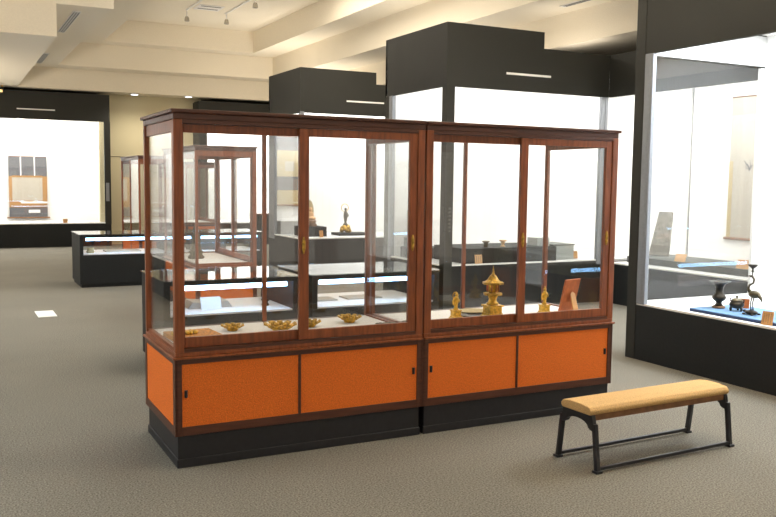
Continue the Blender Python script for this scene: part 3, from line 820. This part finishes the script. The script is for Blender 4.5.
def spot(x, y, z, e, col, ang=110):
    d = bpy.data.lights.new('downlight_lamp', 'SPOT'); d.energy = e; d.color = col; d.spot_size = math.radians(ang); d.spot_blend = .8; d.shadow_soft_size = .06
    o = bpy.data.objects.new('downlight_lamp', d); COL.objects.link(o); o.location = (x, y, z)
spot(3.95, 20.0, Z1 - .03, 75, (1, .93, .80), 150); spot(5.0, 19.9, Z1 - .03, 75, (1, .93, .80), 150)
def track_spot(label, x, y):
    t = thing('track_spotlight', label, 'spotlight', (x, y, Z4), 0, 'spotlights in the high ceiling')
    bm = bmesh.new(); tube(bm, [(0, 0, -.002), (0, 0, -.10)], .012, 8); link('stem', bm, 'vent', t)
    bm = bmesh.new(); lathe(bm, [(0, -.10), (.03, -.105), (.042, -.13), (.05, -.19), (.046, -.20), (.04, -.19), (0, -.18)], 16); link('shade', bm, 'paper', t, smooth=True)
for x, y, lb in ((4.43, 17.6, 'small spotlight in the high ceiling, leftmost of the three'), (5.22, 17.5, 'small spotlight in the high ceiling, middle of the three'), (5.2, 15.6, 'small spotlight at the top edge, nearest of the three')):
    track_spot(lb, x, y)
for x, lb in ((4.36, 'thin white lighting track running to the left spotlight'), (5.15, 'thin white lighting track running to the middle spotlight')):
    tag(link('lighting_track', B((x, x + .03, 11.0, 17.4, Z4 - .03, Z4 - .001)), 'vent'), lb, 'lighting track', 'lighting tracks in the high ceiling')
vt = thing('ceiling_diffuser', 'flat rectangular air diffuser in the high ceiling between the spotlights', 'air vent', (4.72, 17.0, Z4))
link('frame', B((-.25, .25, -.25, .25, -.012, -.001)), 'vent', vt)
link('slot', B((-.2, .2, -.18, -.12, -.014, -.011)), 'platform', vt); link('slot', B((-.2, .2, .08, .14, -.014, -.011)), 'platform', vt)
es = thing('exit_sign', 'small glowing orange sign hanging at the far left edge of the frame', 'sign', (1.02, 20.2, 3.5))
link('housing', B((-.30, .13, 0, .06, -.16, -.04)), 'dark', es); link('face', B((-.28, .11, -.004, .0, -.15, -.095)), 'exitgreen', es); link('rod', B((.09, .12, .02, .04, -.04, -.001)), 'giltdark', es)

fp = thing('floor_plate', 'small white square floor plate on the carpet at the left', 'floor plate', (.968, 10.38, 0), math.radians(0))
link('plate', B((-.10, .10, -.23, .23, .0, .008)), 'cardwhite', fp, bevel=.002)
link('lid', B((-.06, .06, -.15, .15, .008, .011)), 'rail', fp)

# ---------------------------------------------------------------- hall ceiling lights and added fill lights
LW = (1.0, .90, .76)
area('hall_ceiling_light', (3.2, 6.4, Z4 - .03), 3.0, 3.0, 100, LW)
area('hall_ceiling_light', (4.7, 12.5, Z4 - .03), 2.4, 4.0, 170, LW)
# added fill above the case tops with no fixture, to brighten the ceiling
area('case_top_fill', (6.2, 3.2, 3.46), 1.2, 4.6, 200, LW, (PI, 0, 0))
area('case_top_fill', (-1.15, 10.6, 3.46), 1.2, 3.8, 75, LW, (PI, 0, 0))
area('upward_fill', (-1.6, 17.2, 1.9), 1.2, 2.5, 170, LW, (PI, 0, 0))
area('tilted_fill', (3.4, 3.2, 3.7), 1.6, 1.6, 120, LW, (2.35, 0, 0))  # added fill out of view, no pendant there, tilted at the far ceiling
area('upward_fill', (6.5, 12.0, 2.3), 1.6, 1.6, 34, LW, (PI, 0, 0))  # added fill hidden behind the middle block, aimed up at the ceiling
area('case_top_fill', (8.2, 6.4, 3.235), .4, 4.2, 9, LW, (PI, 0, 0))  # added fill over the recessed case, lightening the soffit above
area('case_top_fill', (7.6, 9.5, 3.235), .8, 1.0, 5, LW, (PI, 0, 0))  # added fill over the lower roof of the middle block
area('upward_fill', (6.6, 17.4, 2.3), 1.4, 1.8, 55, LW, (PI, 0, 0))  # added fill behind the further block, for the far end of the ceiling

# ---------------------------------------------------------------- world, camera, view
w = bpy.data.worlds.new('world'); bpy.context.scene.world = w; w.use_nodes = True
w.node_tree.nodes['Background'].inputs['Color'].default_value = (1.0, .88, .74, 1)
w.node_tree.nodes['Background'].inputs['Strength'].default_value = .75

cam = bpy.data.cameras.new('camera'); co = bpy.data.objects.new('camera', cam); COL.objects.link(co)
F, YAW, PIT, ROL = 857.29, .4756264, .08915667, .0122542
fwd = Vector((math.sin(YAW) * math.cos(PIT), math.cos(YAW) * math.cos(PIT), -math.sin(PIT)))
r = Vector((math.cos(YAW), -math.sin(YAW), 0)); u = r.cross(fwd)
r2 = math.cos(ROL) * r + math.sin(ROL) * u; u2 = -math.sin(ROL) * r + math.cos(ROL) * u
mw = Matrix((( r2.x, u2.x, -fwd.x, 0), (r2.y, u2.y, -fwd.y, 0), (r2.z, u2.z, -fwd.z, 1.55), (0, 0, 0, 1)))
co.matrix_world = mw
cam.sensor_fit = 'HORIZONTAL'; cam.sensor_width = 36; cam.lens = F / 776 * 36
cam.clip_start = .05; cam.clip_end = 100
sc = bpy.context.scene
sc.camera = co
sc.view_settings.view_transform = 'Standard'; sc.view_settings.look = 'None'; sc.view_settings.gamma = 1
sc.view_settings.use_curve_mapping = False; sc.view_settings.exposure = 0.12
c = sc.cycles
c.use_denoising = True; c.transparent_max_bounces = 64; c.max_bounces = 10; c.glossy_bounces = 6; c.diffuse_bounces = 5
c.sample_clamp_indirect = 6.0; c.caustics_reflective = False; c.caustics_refractive = False
